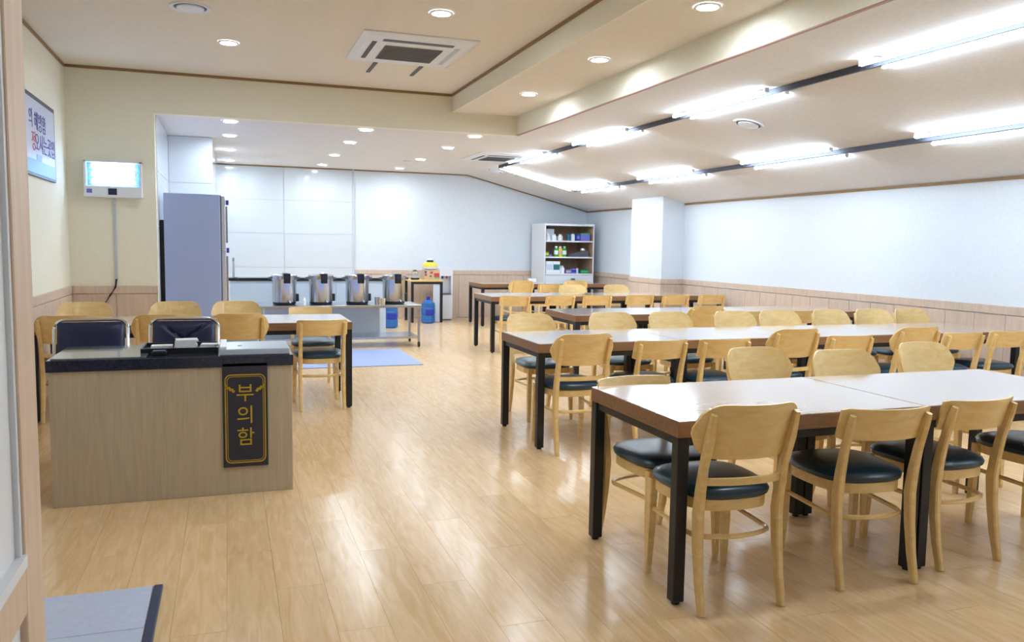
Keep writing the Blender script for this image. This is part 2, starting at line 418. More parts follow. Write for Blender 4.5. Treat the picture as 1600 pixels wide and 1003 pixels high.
def vent(x, y, r, label, tilt=0):
    t = thing('round_vent', label, 'vent', (x, y, zc(x, y))); t.rotation_euler = (0, tilt, 0)
    n = 28
    def ring(a, b, z0, z1, nm, m):
        bm = bmesh.new(); loft(bm, [[(q*math.cos(2*math.pi*k/n), q*math.sin(2*math.pi*k/n), h) for k in range(n)] for q, h in ((a,z0),(a,z1),(b,z1+.004),(b,z0))], cap=False); link(nm, bm, m, t, smooth=True)
    ring(r, r*.80, 0, -.012, 'outer_ring', 'white_plastic')
    bm = bmesh.new(); lathe(bm, [(r*.80, -.001), (r*.8, -.003)], n=n); link('throat', bm, 'dark_grey', t)
    bm = bmesh.new(); lathe(bm, [(r*.66, -.006), (r*.66, -.016), (r*.4, -.022), (r*.02, -.024)], n=n); link('centre_disc', bm, 'white_plastic', t, smooth=True)
vent(-.24, 6.8, .15, 'round white ceiling vent in the high ceiling at left')
vent(4.80, 6.85, .15, 'round white vent on sloping ceiling between the two light rails', SL)
vent(4.45, 13.75, .15, 'round vent at far end of ceiling beyond the light rail', SL)
latho('smoke_detector', [(.055,0),(.055,-.015),(.03,-.035),(.004,-.037)], 'white_plastic', at=(2.75, 13.1, H3))
tag(bpy.data.objects['smoke_detector'], 'small white smoke detector on ceiling near the back wall', 'detector')

# ------------------------------------------------------------------ chairs
def rear_leg(bm, s, top, lean):
    pts = [(s*.178,-.240,0), (s*.178,-.212,.12), (s*.178,-.192,.25), (s*.176,-.185,.38), (s*.176,-.197,.48), (s*.177,-.217,.58), (s*.178,-.217-lean*.11,.69)]
    pts.append((s*.179, -.217-lean*(top-.58), top))
    a = [.026,.028,.03,.032,.03,.028,.026,.022]; b = [.034,.04,.046,.05,.046,.04,.036,.028]
    sweep(bm, pts, a, b, xdir=(1,0,0))
    bmesh.ops.bevel(bm, geom=[e for e in bm.edges if abs((e.verts[0].co-e.verts[1].co).normalized().z) > .8], offset=.006, segments=1, affect='EDGES')
def seat_outline(k=1.0, n=28, yo=.022, dx=0):
    out = []
    for i in range(n):
        t = 2*math.pi*i/n; c, s_ = math.cos(t), math.sin(t)
        x = abs(c)**.62*(1 if c >= 0 else -1); y = abs(s_)**.62*(1 if s_ >= 0 else -1)
        out.append(((.202*k-dx)*(1+.07*y)*x, yo+(.218*k-dx)*y))
    return out
def make_chair(kind):
    rd = kind == 'A'
    t = thing('dining_chair', '', 'chair')
    bm = bmesh.new()
    loft(bm, [[(x, y, z) for x, y in seat_outline(1, dx=d)] for z, d in ((.428,.012),(.436,.0),(.452,-.004),(.466,.004),(.476,.03),(.482,.08),(.484,.15))])
    link('seat', bm, 'vinyl', t, smooth=True)
    bm = bmesh.new(); A, B = seat_outline(1, dx=.010), seat_outline(1, dx=.034)
    loft(bm, [[(x,y,.385) for x,y in A], [(x,y,.428) for x,y in A], [(x,y,.428) for x,y in B], [(x,y,.385) for x,y in B], [(x,y,.385) for x,y in A]], cap=False)
    bmesh.ops.remove_doubles(bm, verts=bm.verts, dist=.0001)
    link('seat_frame', bm, 'birch', t)
    for s in (-1, 1):
        bm = bmesh.new(); sweep(bm, [(s*.186,.198,0),(s*.183,.190,.2),(s*.180,.184,.425)], [.026,.031,.036], [.026,.031,.036], xdir=(1,0,0))
        bmesh.ops.bevel(bm, geom=[e for e in bm.edges if abs((e.verts[0].co-e.verts[1].co).normalized().z) > .8], offset=.005, segments=1, affect='EDGES')
        link('leg', bm, 'birch', t)
        bm = bmesh.new(); rear_leg(bm, s, .79 if rd else .738, .30); link('leg', bm, 'birch', t)
    # curved plywood back
    lean = .30; th = .013
    if rd: zb, zt, hw = .606, .826, .228
    else: zb, zt, hw = .628, .764, .208
    zm, hh = (zb+zt)/2, (zt-zb)/2
    cols_ = []
    N = 22
    for i in range(N+1):
        u = -hw+2*hw*i/N
        if rd:
            e = max(0, abs(u)-(hw-.095))/.0955; h = hh*math.sqrt(max(1e-4, 1-e*e)); h = max(h, .012)
        else:
            e = max(0, abs(u)-(hw-.012))/.0125; h = hh-.010*(1-math.sqrt(max(0, 1-e*e)))
        yb_ = -.217-lean*(zm-.58)+.016+1.45*(u*u-.178**2)      # front of posts
        col = []
        for z in (zm-h, zm, zm+h):
            col.append((u, yb_-lean*(z-zm), z))
        cols_.append(col)
    bm = bmesh.new()
    fr = [[bm.verts.new((x, y+th, z)) for x, y, z in c] for c in cols_]
    bk = [[bm.verts.new((x, y, z)) for x, y, z in c] for c in cols_]
    for i in range(N):
        for j in range(2):
            bm.faces.new((fr[i][j], fr[i+1][j], fr[i+1][j+1], fr[i][j+1])); bm.faces.new((bk[i][j], bk[i][j+1], bk[i+1][j+1], bk[i+1][j]))
        bm.faces.new((fr[i][0], bk[i][0], bk[i+1][0], fr[i+1][0])); bm.faces.new((fr[i][2], fr[i+1][2], bk[i+1][2], bk[i][2]))
    for i in (0, N):
        for j in range(2): bm.faces.new((fr[i][j], fr[i][j+1], bk[i][j+1], bk[i][j]))
    link('backrest', bm, 'birch', t, smooth=True)
    if rd:
        bm = bmesh.new(); sweep(bm, [(-.174+.348*i/10, -.204-.030*(1-((i-5)/5)**2), .515) for i in range(11)], .028, .014, xdir=(0,0,1)); link('back_rail', bm, 'birch', t)
    bm = bmesh.new()
    pts = [(-.180,.185,.292),(-.176,.06,.289),(-.173,-.08,.286)]
    pts += [(-.172*math.cos(math.pi*q/8), -.12-.075*math.sin(math.pi*q/8), .284) for q in range(0, 9)]
    pts += [(.173,-.08,.286),(.176,.06,.289),(.180,.185,.292)]
    sweep(bm, pts, .011, .010, n=6); link('stretcher', bm, 'birch', t, smooth=True)
    return t
PROTO = {'A': make_chair('A'), 'B': make_chair('B')}
USED = {'A': False, 'B': False}
SH = {'A': 'round-backed', 'B': 'square-backed'}
def put_chair(kind, x, y, rz, label, group):
    if not USED[kind]:
        USED[kind] = True; o = PROTO[kind]; o.location = (x, y, 0); o.rotation_euler = (0,0,rz); o['label'] = label; o['group'] = group; return o
    return copy_tree(PROTO[kind], (x, y, 0), rz, label, group)
NUM = ['leftmost', 'second from left', 'third from left', 'fourth from left', 'fifth from left', 'sixth from left', 'seventh from left', 'eighth from left']
ROWS = [  # name, side, y of chair centre, [(kind, x, turn degrees)]
 ('front table row', 'near', 2.82, [('A',1.876,-2,2.815),('B',2.58,-6,2.84),('B',3.12,2,2.90),('B',3.80,-3,2.90)]),
 ('front table row', 'far', 3.53, [('B',1.90,6,3.30),('A',2.92,3,3.73),('A',3.34,-2),('A',4.17,3,3.73)]),
 ('second table row', 'near', 5.20, [('A',2.245,0),('B',2.845,1),('B',3.355,-1),('A',3.955,1),('B',4.475,-1),('A',5.055,0,5.14),('B',5.585,1),('B',6.12,-2)]),
 ('second table row', 'far', 6.20, [('A',2.42,3),('A',3.17,-2),('A',3.76,3),('A',4.43,0),('A',4.93,-2),('A',5.56,3),('A',6.04,-1),('A',6.54,2)]),
 ('third table row', 'near', 7.35, [('A',4.57,2),('B',5.15,-2),('B',5.74,0)]),
 ('fourth table row', 'near', 10.05, [('B',3.475,0),('B',4.115,0),('B',4.635,-1),('B',5.28,0),('B',5.815,1),('B',6.40,-2)]),
 ('fourth table row', 'far', 11.10, [('A',4.92,0),('A',5.67,3)]),
 ('rearmost table row', 'near', 12.96, [('A',4.62,0),('B',5.10,2),('A',5.60,-2)]),
 ('left-hand tables behind desk', 'near', 7.115, [('A',-1.16,-1),('A',-.50,2),('A',.08,0),('B',.725,2)]),
 ('left-hand tables behind desk', 'far', 7.98, [('A',-1.22,2),('A',-.48,-2),('A',.07,0),('B',.76,0)]),
]
for row, side, yc, lst in ROWS:
    for k, c in enumerate(lst):
        kd, x, dg = c[:3]; y = c[3] if len(c) > 3 else yc + random.uniform(-.02, .02)
        put_chair(kd, x, y, math.radians(dg)+(math.pi if side == 'far' else 0),
                  f'{SH[kd]} wooden chair, {NUM[k]} on {side} side of {row}', f'chairs on the {side} side of the {row}')

# ------------------------------------------------------------------ tables
def make_table(L, D):
    t = thing('dining_table', '', 'table')
    bm = bmesh.new(); box(bm, -L/2, L/2, -D/2, D/2, .672, .7335, bev=.002); link('table_edge', bm, 'tableedge', t)
    bxo('tabletop', (-L/2+.001, L/2-.001, -D/2+.001, D/2-.001, .7336, .737), 'tabletop', t, .001)
    a, b = L/2-.027, D/2-.027
    bm = bmesh.new()
    for s in (-1, 1): box(bm, -a+.022, a-.022, s*b-.015, s*b+.015, .637, .672); box(bm, s*a-.015, s*a+.015, -b+.015, b-.015, .637, .672)
    link('table_frame', bm, 'black_steel', t)
    for sx in (-1, 1):
        for sy_ in (-1, 1):
            bm = bmesh.new(); box(bm, sx*a-.025, sx*a+.025, sy_*b-.025, sy_*b+.025, .012, .672, bev=.003)
            lg = link('leg', bm, 'black_steel', t)
            latho('foot', [(.017,0),(.017,.012)], 'black_plastic', lg, (sx*a, sy_*b, 0), 10)
    return t
TB = {}
def put_table(key, L, D, x, y, label, rz=0):
    g = 'long dining tables in rows'
    if key not in TB:
        o = TB[key] = make_table(L, D); o.location = (x, y, 0); o.rotation_euler = (0,0,rz); o['label'] = label; o['group'] = g
    else: copy_tree(TB[key], (x, y, 0), rz, label, g)
for row, x0, yc, n, L in (('front table row', 1.625, 3.085, 2, 1.22), ('second table row', 1.99, 5.53, 4, 1.11), ('third table row', 3.18, 7.62, 3, 1.14),
                          ('fourth table row', 3.22, 10.42, 3, 1.155), ('rearmost table row', 4.12, 13.78, 2, 1.2), ('left-hand tables behind desk', -1.42, 7.31, 2, 1.2)):
    for k in range(n):
        which = NUM[k] if n > 2 else ('left one', 'right one')[k]
        put_table(L, L, .80, x0+L*(k+.5)+.006*k, yc, f'brown-topped table on black steel legs, {which} in {row}')

# ------------------------------------------------------------------ reception desk
dk = thing('reception_desk', 'greige wood reception desk with black granite top and money-box sign', 'desk', (-.275, 4.67, 0))
DW = .605
bxo('front_panel', (-DW, DW, 0, .025, 0, .715), 'desk_wood', dk, .002)
bxo('side_panel', (-DW, -DW+.025, .025, .58, 0, .715), 'desk_side', dk); bxo('side_panel', (DW-.025, DW, .025, .58, 0, .715), 'desk_wood', dk)
bxo('shelf', (-DW+.025, DW-.025, .1, .56, .36, .38), 'desk_wood', dk)
bxo('desk_top', (-DW-.01, DW+.006, -.012, .60, .715, .775), 'granite', dk, .003)
sg = bxo('sign_plate', (.235, .472, -.012, 0, .155, .735), 'navy', dk, .002)
def dloc(u, v): return (.3535+u, -.013, .445+v)
bm = bmesh.new()
def rrect(bm, hw, v0, v1, r, th):
    pts = []
    for cx_, cz_, a0 in ((hw-r, v1-r, 0), (-hw+r, v1-r, 90), (-hw+r, v0+r, 180), (hw-r, v0+r, 270)):
        for q in range(0, 91, 15): a = math.radians(a0+q); pts.append((cx_+r*math.cos(a), cz_+r*math.sin(a)))
    n = len(pts)
    for i in range(n):
        p, q = pts[i], pts[(i+1) % n]
        sweep(bm, [dloc(*p), dloc(*q)], .002, th, xdir=(0,1,0))
rrect(bm, .104, -.265, .225, .03, .006); rrect(bm, .094, -.255, .215, .025, .003)
link('gold_border', bm, 'gold', sg)
for s in (-1, 1):
    bm = bmesh.new()
    for q in range(3): sweep(bm, [dloc(s*(.104-.016*q), .168-.010*q), dloc(s*(.090-.016*q), .150-.010*q)], .002, .014, xdir=(0,1,0))
    link('gold_ribbon', bm, 'gold', sg)
for chx, v in (('부', .118), ('의', -.005), ('함', -.128)):
    text('letter', chx, .108, 'gold', dloc(0, v), (math.pi/2, 0, 0), sg, .0015)
# on the desk
tag(bxo('glass_sheet', (-.87, -.42, 4.68, 5.05, .7755, .7825), 'glass', bev=.001), 'clear glass sheet lying on left end of desk top', 'glass')
bx_ = thing('ballot_box', 'flat pale grey money box with round slot on right end of desk', 'box', (.135, 4.85, .775))
bxo('body', (-.185, .185, -.17, .19, 0, .035), 'pale_grey', bx_, .004)
latho('slot', [(.012,.035),(.012,.0365)], 'black_plastic', bx_, (-.08, -.02, 0), 12)
bxo('lip', (-.185, -.15, -.17, .19, .035, .05), 'white_paint', bx_, .003)
tr = thing('document_tray', 'black tray holding envelopes in the middle of desk', 'tray', (-.25, 4.95, .775))
bm = bmesh.new(); box(bm, -.21, .19, -.12, .17, 0, .008); box(bm, -.21, .19, -.12, -.11, .008, .03); box(bm, -.21, .19, .16, .17, .008, .03); box(bm, -.21, -.20, -.11, .16, .008, .03); box(bm, .18, .19, -.11, .16, .008, .03)
link('tray_body', bm, 'black_plastic', tr)
for k, (x, y, w, h, d, r_, m, lb) in enumerate(((-.365, 4.93, .11, .03, .07, .0, 'paper', 'low white envelope stack, left in black desk tray'), (-.235, 4.92, .115, .062, .10, .12, 'paper', 'tall white envelope stack, middle of black desk tray'), (-.115, 4.95, .09, .03, .07, -.1, 'paper', 'small pale card stack, right in black desk tray'))):
    e = thing('envelope_stack', lb, 'envelopes', (x, y, .7835), r_, 'envelopes in the desk tray')
    n = 5
    for q in range(n):
        bxo('envelope', (-w/2+.002*q, w/2+.002*q*(-1)**q, -d/2, d/2, h*q/n, h*(q+1)/n-.001), m, e)
ink = thing('ink_pad', 'small dark blue ink pad beside the glass sheet on desk', 'ink pad', (-.42+.06, 4.80, .775))
ink.location.x = -.40
bxo('pad_base', (.0, .075, -.04, .04, 0, .018), 'black_plastic', ink, .002); bxo('pad_lid', (.004, .071, -.036, .036, .018, .024), 'navy_vinyl', ink, .002)
# folding chairs behind the desk
def folding_chair(x, y, rz, label, quilt):
    t = thing('folding_chair', label, 'chair', (x, y, 0), rz, 'navy folding chairs behind the desk')
    def fr(pts, nm, r=.011):
        bm = bmesh.new(); sweep(bm, pts, r, r, n=8); link(nm, bm, 'chrome', t, smooth=True)
    # back frame with rounded shoulders (front is -y)
    sh = [(-.212, .02, .0+.001), (-.212, .10, .45), (-.212, .19, .82)]
    arc = [(-.212+.06*(1-math.cos(a)), .19+.012*math.sin(a), .82+.06*math.sin(a)) for a in [math.pi/2*q/5 for q in range(1, 6)]]
    mir = [(-p[0], p[1], p[2]) for p in reversed(sh+arc)]
    fr(sh+arc+mir, 'back_frame')
    for s in (-1, 1): fr([(s*.19, .30, .001), (s*.19, -.16, .43)], 'leg')
    fr([(-.19, .24, .06), (.19, .24, .06)], 'crossbar', .008); fr([(-.212, .03, .10), (.212, .03, .10)], 'crossbar', .008)
    for p in ((-.212,.02),(.212,.02),(-.19,.30),(.19,.30)): latho('rubber_foot', [(.016,0),(.018,.035),(.013,.04)], 'black_plastic', t, (p[0], p[1], 0), 10)
    bm = bmesh.new(); loft(bm, [[(x_*.98, y_-.01, z) for x_, y_ in seat_outline(.93, dx=d)] for z, d in ((.425,.02),(.435,.0),(.46,0),(.472,.02),(.477,.08))]); link('seat', bm, 'navy_vinyl', t, smooth=True)
    # padded back: bulged grid
    bm = bmesh.new(); NX, NZ = 34, 22; rings = []
    for side in (0, 1):
        g = []
        for i in range(NX+1):
            row_ = []
            for j in range(NZ+1):
                a, b = -1+2*i/NX, -1+2*j/NZ
                q = max(0, 1-abs(a)**6)*max(0, 1-abs(b)**5)
                bulge = .030*q**.5
                if quilt and side == 0:
                    dgn = min(abs(a-b*.8), abs(a+b*.8)); bulge -= .017*math.exp(-(dgn/.055)**2)*q
                px = .195*a; pz = .755+.108*b
                cr_ = max(0, abs(a)-.86)/.14; pz = .745+.122*b*(1-.12*cr_*cr_)
                yy = .165+.24*(pz-.755)
                row_.append(bm.verts.new((px, yy-(bulge if side == 0 else -.012*q), pz)))
            g.append(row_)
        rings.append(g)
    for g in rings:
        for i in range(NX):
            for j in range(NZ): bm.faces.new((g[i][j], g[i+1][j], g[i+1][j+1], g[i][j+1]))
    bmesh.ops.remove_doubles(bm, verts=bm.verts, dist=.0005)
    bk = link('backrest', bm, 'navy_vinyl', t, smooth=True)
folding_chair(-.83, 5.62, .04, 'navy padded folding chair with chrome frame, left behind the desk', False)
folding_chair(-.29, 5.62, -.05, 'navy quilted folding chair with chrome frame, right behind the desk', True)

# ------------------------------------------------------------------ left wall and trap
pc = thing('wall_notice', 'framed white notice with blue and red lettering on left wall', 'sign', (XL, 7.85, 2.26))
bxo('frame', (.0, .022, -.92, .92, -.34, .34), 'dark_grey', pc, .003)
bxo('print', (.022, .024, -.885, .885, -.315, .30), 'sign_white', pc)
bxo('pale_band', (.024, .025, -.885, .885, -.315, -.20), 'sign_blue', pc)
RX = (math.pi/2, 0, math.pi/2)
text('lettering', '해방함', .17, 'sign_ink', (.026, .27, .115), RX, pc)
text('lettering', '의', .17, 'sign_ink', (.026, -.09, .125), RX, pc)
text('lettering', '오시는곳입', .18, 'sign_ink', (.026, .46, -.06), RX, pc)
text('lettering', '정', .18, 'sign_red', (.026, .0, -.06), RX, pc)
bxo('small_caption', (.024, .026, .1, .3, -.2, -.15), 'sign_blue', pc)
ft = thing('insect_trap', 'white wall insect trap with glowing blue tubes beside opening', 'insect trap', (-1.105, Y1, 1.83))
bm = bmesh.new(); box(bm, -.27, .27, -.02, 0, 0, .37); box(bm, -.27, -.25, -.11, -.02, .11, .37); box(bm, .25, .27, -.11, -.02, .11, .37); box(bm, -.27, .27, -.11, -.02, .355, .37)
link('housing', bm, 'white_plastic', ft)
bxo('lower_panel', (-.272, .272, -.125, -.02, 0, .115), 'white_plastic', ft, .006)
bxo('reflector', (-.25, .25, -.024, -.0205, .115, .355), 'uv_back', ft)
for k in range(3):
    bm = bmesh.new(); sweep(bm, [(-.20, -.065, .16+.078*k), (.20, -.065, .16+.078*k)], .026, .026, n=10); link('uv_tube', bm, 'uv', ft, smooth=True)
    for sx in (-1, 1): bxo('tube_holder', (sx*.2125-.0125, sx*.2125+.0125, -.085, -.045, .14+.078*k, .18+.078*k), 'white_plastic', ft)
bxo('switch', (-.045, .035, -.130, -.124, .025, .09), 'navy_vinyl', ft)
bxo('badge', (-.245, -.195, -.128, -.124, .04, .08), 'violet', ft)
cd = thing('cable_conduit', 'thin grey cable conduit running down wall below insect trap', 'conduit', (-1.11, Y1, 0))
bxo('channel', (-.012, .012, -.014, 0, .97, 1.828), 'conduit', cd)
bm = bmesh.new(); sweep(bm, [(0,-.022,.985),(-.01,-.024,.90),(-.06,-.026,.82),(-.12,-.026,.72),(-.14,-.03,.55)], .009, .009, n=6); link('cable', bm, 'black_plastic', cd, smooth=True)

# ------------------------------------------------------------------ mats
m1 = thing('floor_mat', 'pale blue grey entrance mat with navy edge at bottom left', 'mat', (-.90, 2.55, 0))
bxo('mat_sheet', (-.62, .595, -.75, .53, .0008, .012), 'mat_blue', m1, .002)
bxo('mat_sheet', (-.62, .595, .533, .91, .0008, .012), 'mat_blue', m1, .002)
bxo('rubber_edge', (.598, .632, -.75, .91, .0008, .015), 'mat_edge', m1, .003)
tag(bxo('floor_mat', (.35, 2.13, 9.2, 10.65, .0008, .009), 'mat_deep', bev=.002), 'flat blue floor mat in front of the steel serving cart', 'mat')

# ------------------------------------------------------------------ kitchen corner
fg = thing('refrigerator', 'tall lavender grey refrigerator seen from its side at kitchen opening', 'refrigerator', (-.36, 9.66, 0))
bxo('cabinet', (-.295, .285, 0, .72, .08, 1.915), 'fridge', fg, .006)
bxo('plinth', (-.27, .27, .03, .70, 0, .08), 'dark_grey', fg)
for z0, z1 in ((.1, 1.29), (1.30, 1.905)):
    d = bxo('door', (.293, .34, .012, .715, z0, z1), 'fridge_door', fg, .006)
    bm = bmesh.new(); box(bm, .34, .362, .05, .075, z0+.08, z1-.06 if z1 < 1.5 else z1-.12); link('handle', bm, 'steel', d)
bxo('door_gasket', (.284, .294, .01, .715, .1, 1.905), 'dark_grey', fg)
for z in (1.27, 1.80): bxo('hinge_cap', (.345, .375, .0, .04, z, z+.055), 'purple', fg, .004)
bxo('rear_coil', (-.335, -.296, .04, .70, .1, 1.62), 'black_plastic', fg, .004)

ct = thing('sink_counter', 'pale blue steel counter with black edge behind the boilers', 'counter', (0, 12.2, 0))
for x0, x1 in ((.02, .76), (.765, 1.50), (1.505, 2.24)):
    p = bxo('cabinet_door', (x0, x1, -.012, .0, .05, .80), 'counter', ct, .003)
bxo('carcass', (.02, 2.24, 0, .6, .0, .84), 'counter', ct)
bxo('bumper_bar', (.0, 2.26, -.03, .0, .84, .885), 'black_plastic', ct, .008)
bxo('worktop', (.0, 2.26, .0, .62, .84, .875), 'steel', ct, .003)
latho('bar_knob', [(.0,0),(.035,.004),(.04,.03),(.03,.05),(.004,.052)], 'black_plastic', ct, (.10, -.03, .84), 14)
bm = bmesh.new(); sweep(bm, [(.07,.1,.875),(.07,.1,1.12),(.07,.06,1.16),(.07,.0,1.15)], .016, .016, n=8); link('faucet', bm, 'steel', ct, smooth=True)

cart = thing('serving_cart', 'low stainless steel cart carrying four boilers', 'cart', (0, 10.85, 0))
bxo('top_shelf', (.37, 2.48, 0, .66, .54, .575), 'steel', cart, .004)
bxo('lower_shelf', (.39, 2.46, .02, .64, .115, .145), 'steel', cart, .004)
for x in (.395, 2.455):
    for y in (.025, .635):
        bm = bmesh.new(); sweep(bm, [(x,y,.075),(x,y,.56)], .018, .018, n=10); lg = link('leg', bm, 'steel', cart, smooth=True)
        bm = bmesh.new(); sweep(bm, [(x-.012,y,.036),(x+.012,y,.036)], .036, .036, n=14); link('caster', bm, 'black_plastic', lg, smooth=True)
bxo('rear_panel', (.45, 2.02, .615, .622, .145, .54), 'counter', cart)
def boiler(x, label):
    t = thing('water_boiler', label, 'boiler', (x, 11.17, .576), 0, 'steel boilers on the serving cart')
    R = .155
    bm = bmesh.new(); lathe(bm, [(R-.015,.03),(R,.035),(R,.325),(R+.004,.33)], n=28); link('pot', bm, 'steel', t, smooth=True)
    bm = bmesh.new(); lathe(bm, [(R+.012,.328),(R+.014,.335),(R+.014,.385),(R+.004,.395),(.05,.408),(.01,.41)], n=28); link('lid', bm, 'white_plastic' if False else 'steel', t, smooth=True)
    latho('base', [(R-.03,.0),(R-.005,.008),(R-.005,.032)], 'black_plastic', t, n=24)
    p = bxo('control_panel', (-.018, .068, -R-.035, -R+.03, .285, .415), 'black_plastic', t, .006)
    bxo('display', (.0, .05, -R-.037, -R-.035, .345, .385), 'navy_vinyl', p)
    bm = bmesh.new(); box(bm, -.03, .03, -R-.02, -.02, .40, .425, bev=.006); link('hinge_block', bm, 'steel', t)
    for s in (-1, 1):
        bm = bmesh.new(); box(bm, s*(R+.028)-.018, s*(R+.028)+.018, -.035, .035, .335, .365, bev=.005); link('side_handle', bm, 'dark_grey', t)
    bm = bmesh.new(); sweep(bm, [(.06,-R+.02,.05),(.06,-R-.04,.05),(.06,-R-.045,.03)], .012, .012, n=8); link('tap', bm, 'steel', t, smooth=True)
    bxo('cable_box', (R-.03, R+.03, -.03, .03, .04, .14), 'black_plastic', t, .006)
for k, px in enumerate((.70, 1.175, 1.66, 2.165)): boiler(px, f'round stainless water boiler with black control panel, {NUM[k]} on cart')
def cup(name, x, y, r, h, m, label, cat, z=.576):
    bm = bmesh.new(); lathe(bm, [(r*.85,0),(r,.01),(r,h*.72),(r*.55,h*.82),(r*.55,h),(r*.1,h+.001)], x=x, y=y, z=z, n=14)
    return tag(link(name, bm, m, smooth=True), label, cat)
cup('cup', .94, 10.98, .022, .10, 'paper', 'small white bottle between first and second boilers', 'bottle').name = 'small_bottle'
bm = bmesh.new(); lathe(bm, [(.03,0),(.036,.1),(.032,.1),(.027,.01)], x=1.90, y=10.98, z=.576, n=16); tag(link('steel_cup', bm, 'steel', smooth=True), 'stainless cup, left between third and fourth boilers', 'cup')
bm = bmesh.new(); lathe(bm, [(.03,0),(.036,.085),(.032,.085),(.027,.01)], x=1.975, y=10.97, z=.576, n=16); tag(link('paper_cup', bm, 'carton', smooth=True), 'tan paper cup, right between third and fourth boilers', 'cup')
def water_bottle(x, y, label):
    t = thing('water_bottle', label, 'bottle', (x, y, 0), 0, 'large blue water bottles')
    latho('body', [(.10,0),(.125,.02),(.125,.13),(.117,.145),(.125,.16),(.125,.27),(.117,.285),(.125,.30),(.115,.36),(.05,.405),(.028,.415)], 'blue_bottle', t, n=20)
    latho('cap', [(.034,.412),(.034,.47),(.028,.475),(.004,.476)], 'blue_dark', t, n=14)
    bxo('label_sticker', (-.075, .075, -.131, -.122, .15, .25), 'blue_dark', t)
water_bottle(3.36, 14.15, 'large blue water bottle standing under the small back table')
water_bottle(2.55, 13.45, 'large blue water bottle half hidden behind the serving cart')
st = thing('side_table', 'small wood-topped table on black legs at back wall', 'table', (3.36, 14.5, 0))
bxo('table_top', (-.30, .29, -.30, .30, .735, .765), 'birch', st, .003)
for x in (-.27, .26):
    for y in (-.27, .27): bxo('leg', (x-.022, x+.022, y-.022, y+.022, 0, .735), 'black_steel', st, .003)
bxo('apron', (-.26, .25, -.285, -.265, .69, .735), 'black_steel', st); bxo('side_screen', (.11, .235, -.27, -.25, .01, .69), 'counter', st)
ck = thing('snack_carton', 'beige printed snack carton on the small back table', 'carton', (3.47, 14.36, .766))
bxo('carton_body', (-.155, .13, -.10, .12, 0, .18), 'carton', ck, .003)
for q, m in (((-.15,-.115,.12,.16),'blue_dark'), ((-.15,-.11,.07,.11),'red'), ((-.06,-.02,.05,.08),'teal'), ((.02,.12,.05,.12),'red'), ((.03,.12,.03,.05),'green'), ((-.05,.0,.11,.15),'red')):
    bxo('printed_patch', (q[0], q[1], -.103, -.10, q[2], q[3]), m, ck)
yl = thing('yellow_tub', 'yellow and white round tub with black band on snack carton', 'tub', (3.44, 14.36, .947))
latho('tub_base', [(.10,0),(.135,.02),(.135,.055)], 'white_plastic', yl, n=20); latho('tub_body', [(.14,.055),(.135,.09),(.10,.125),(.06,.135)], 'yellow', yl, n=20)
latho('band', [(.062,.135),(.058,.17)], 'black_plastic', yl, n=16); latho('lid', [(.06,.17),(.055,.195),(.01,.205)], 'white_plastic', yl, n=16)
cm = thing('coffee_pot', 'glass coffee pot on black base beside the snack carton', 'coffee pot', (3.17, 14.38, .766))
latho('base', [(.075,0),(.08,.01),(.08,.03)], 'black_plastic', cm, n=16); latho('jug', [(.055,.03),(.068,.06),(.06,.12),(.045,.15)], 'glass', cm, n=16); latho('lid', [(.047,.15),(.03,.17),(.005,.175)], 'black_plastic', cm, n=14)
wd = thing('water_dispenser', 'white water dispenser standing beside small back table', 'dispenser', (3.80, 14.72, 0))
bm = bmesh.new(); box(bm, -.13, .13, -.12, .2, .02, .48, bev=.008); box(bm, -.13, -.10, -.12, .2, .48, .97); box(bm, .10, .13, -.12, .2, .48, .97); box(bm, -.10, .10, .0, .2, .48, .97); box(bm, -.10, .10, -.12, 0, .82, .97)
link('housing', bm, 'white_plastic', wd)
bxo('drip_tray', (-.098, .098, -.14, 0, .481, .50), 'dark_grey', wd, .003); bxo('base_plinth', (-.11, .11, -.1, .18, 0, .02), 'dark_grey', wd)
for x in (-.04, .04): bxo('tap', (x-.012, x+.012, -.05, -.001, .77, .82), 'blue_dark' if x < 0 else 'red', wd, .003)

# ------------------------------------------------------------------ bookcase and its contents
bc = thing('bookcase', 'white open bookcase with brown inside against the back wall', 'bookcase', (6.14, 14.3, 0))
bw, bd = .51, .70
for s in (-1, 1): bxo('side_panel', (s*bw-.02 if s > 0 else -bw, bw if s > 0 else -bw+.02, 0, bd, 0, 1.83), 'white_paint', bc, .002)
bxo('top_panel', (-bw+.02, bw-.02, 0, bd, 1.79, 1.83), 'white_paint', bc)
bxo('back_panel', (-bw+.02, bw-.02, bd-.015, bd, .1, 1.79), 'book_inner', bc)
for s in (-1, 1): bxo('inner_lining', (s*(bw-.024)-.003, s*(bw-.024)+.003, .01, bd-.015, .88, 1.79), 'book_inner', bc)
SZ = (.885, 1.205, 1.51)
for z in SZ: bxo('shelf', (-bw+.028, bw-.028, .01, bd-.016, z-.025, z), 'white_paint', bc)
dw = bxo('drawer', (-bw+.022, bw-.022, 0, .02, .56, .85), 'white_paint', bc, .003)
bxo('handle', (.04, .12, -.02, 0, .77, .795), 'dark_grey', dw, .003)
bxo('lower_door', (-bw+.022, -.002, 0, .02, .03, .555), 'white_paint', bc, .003); bxo('lower_door', (.002, bw-.022, 0, .02, .03, .555), 'white_paint', bc, .003)
BX, BY = 6.14, 14.3
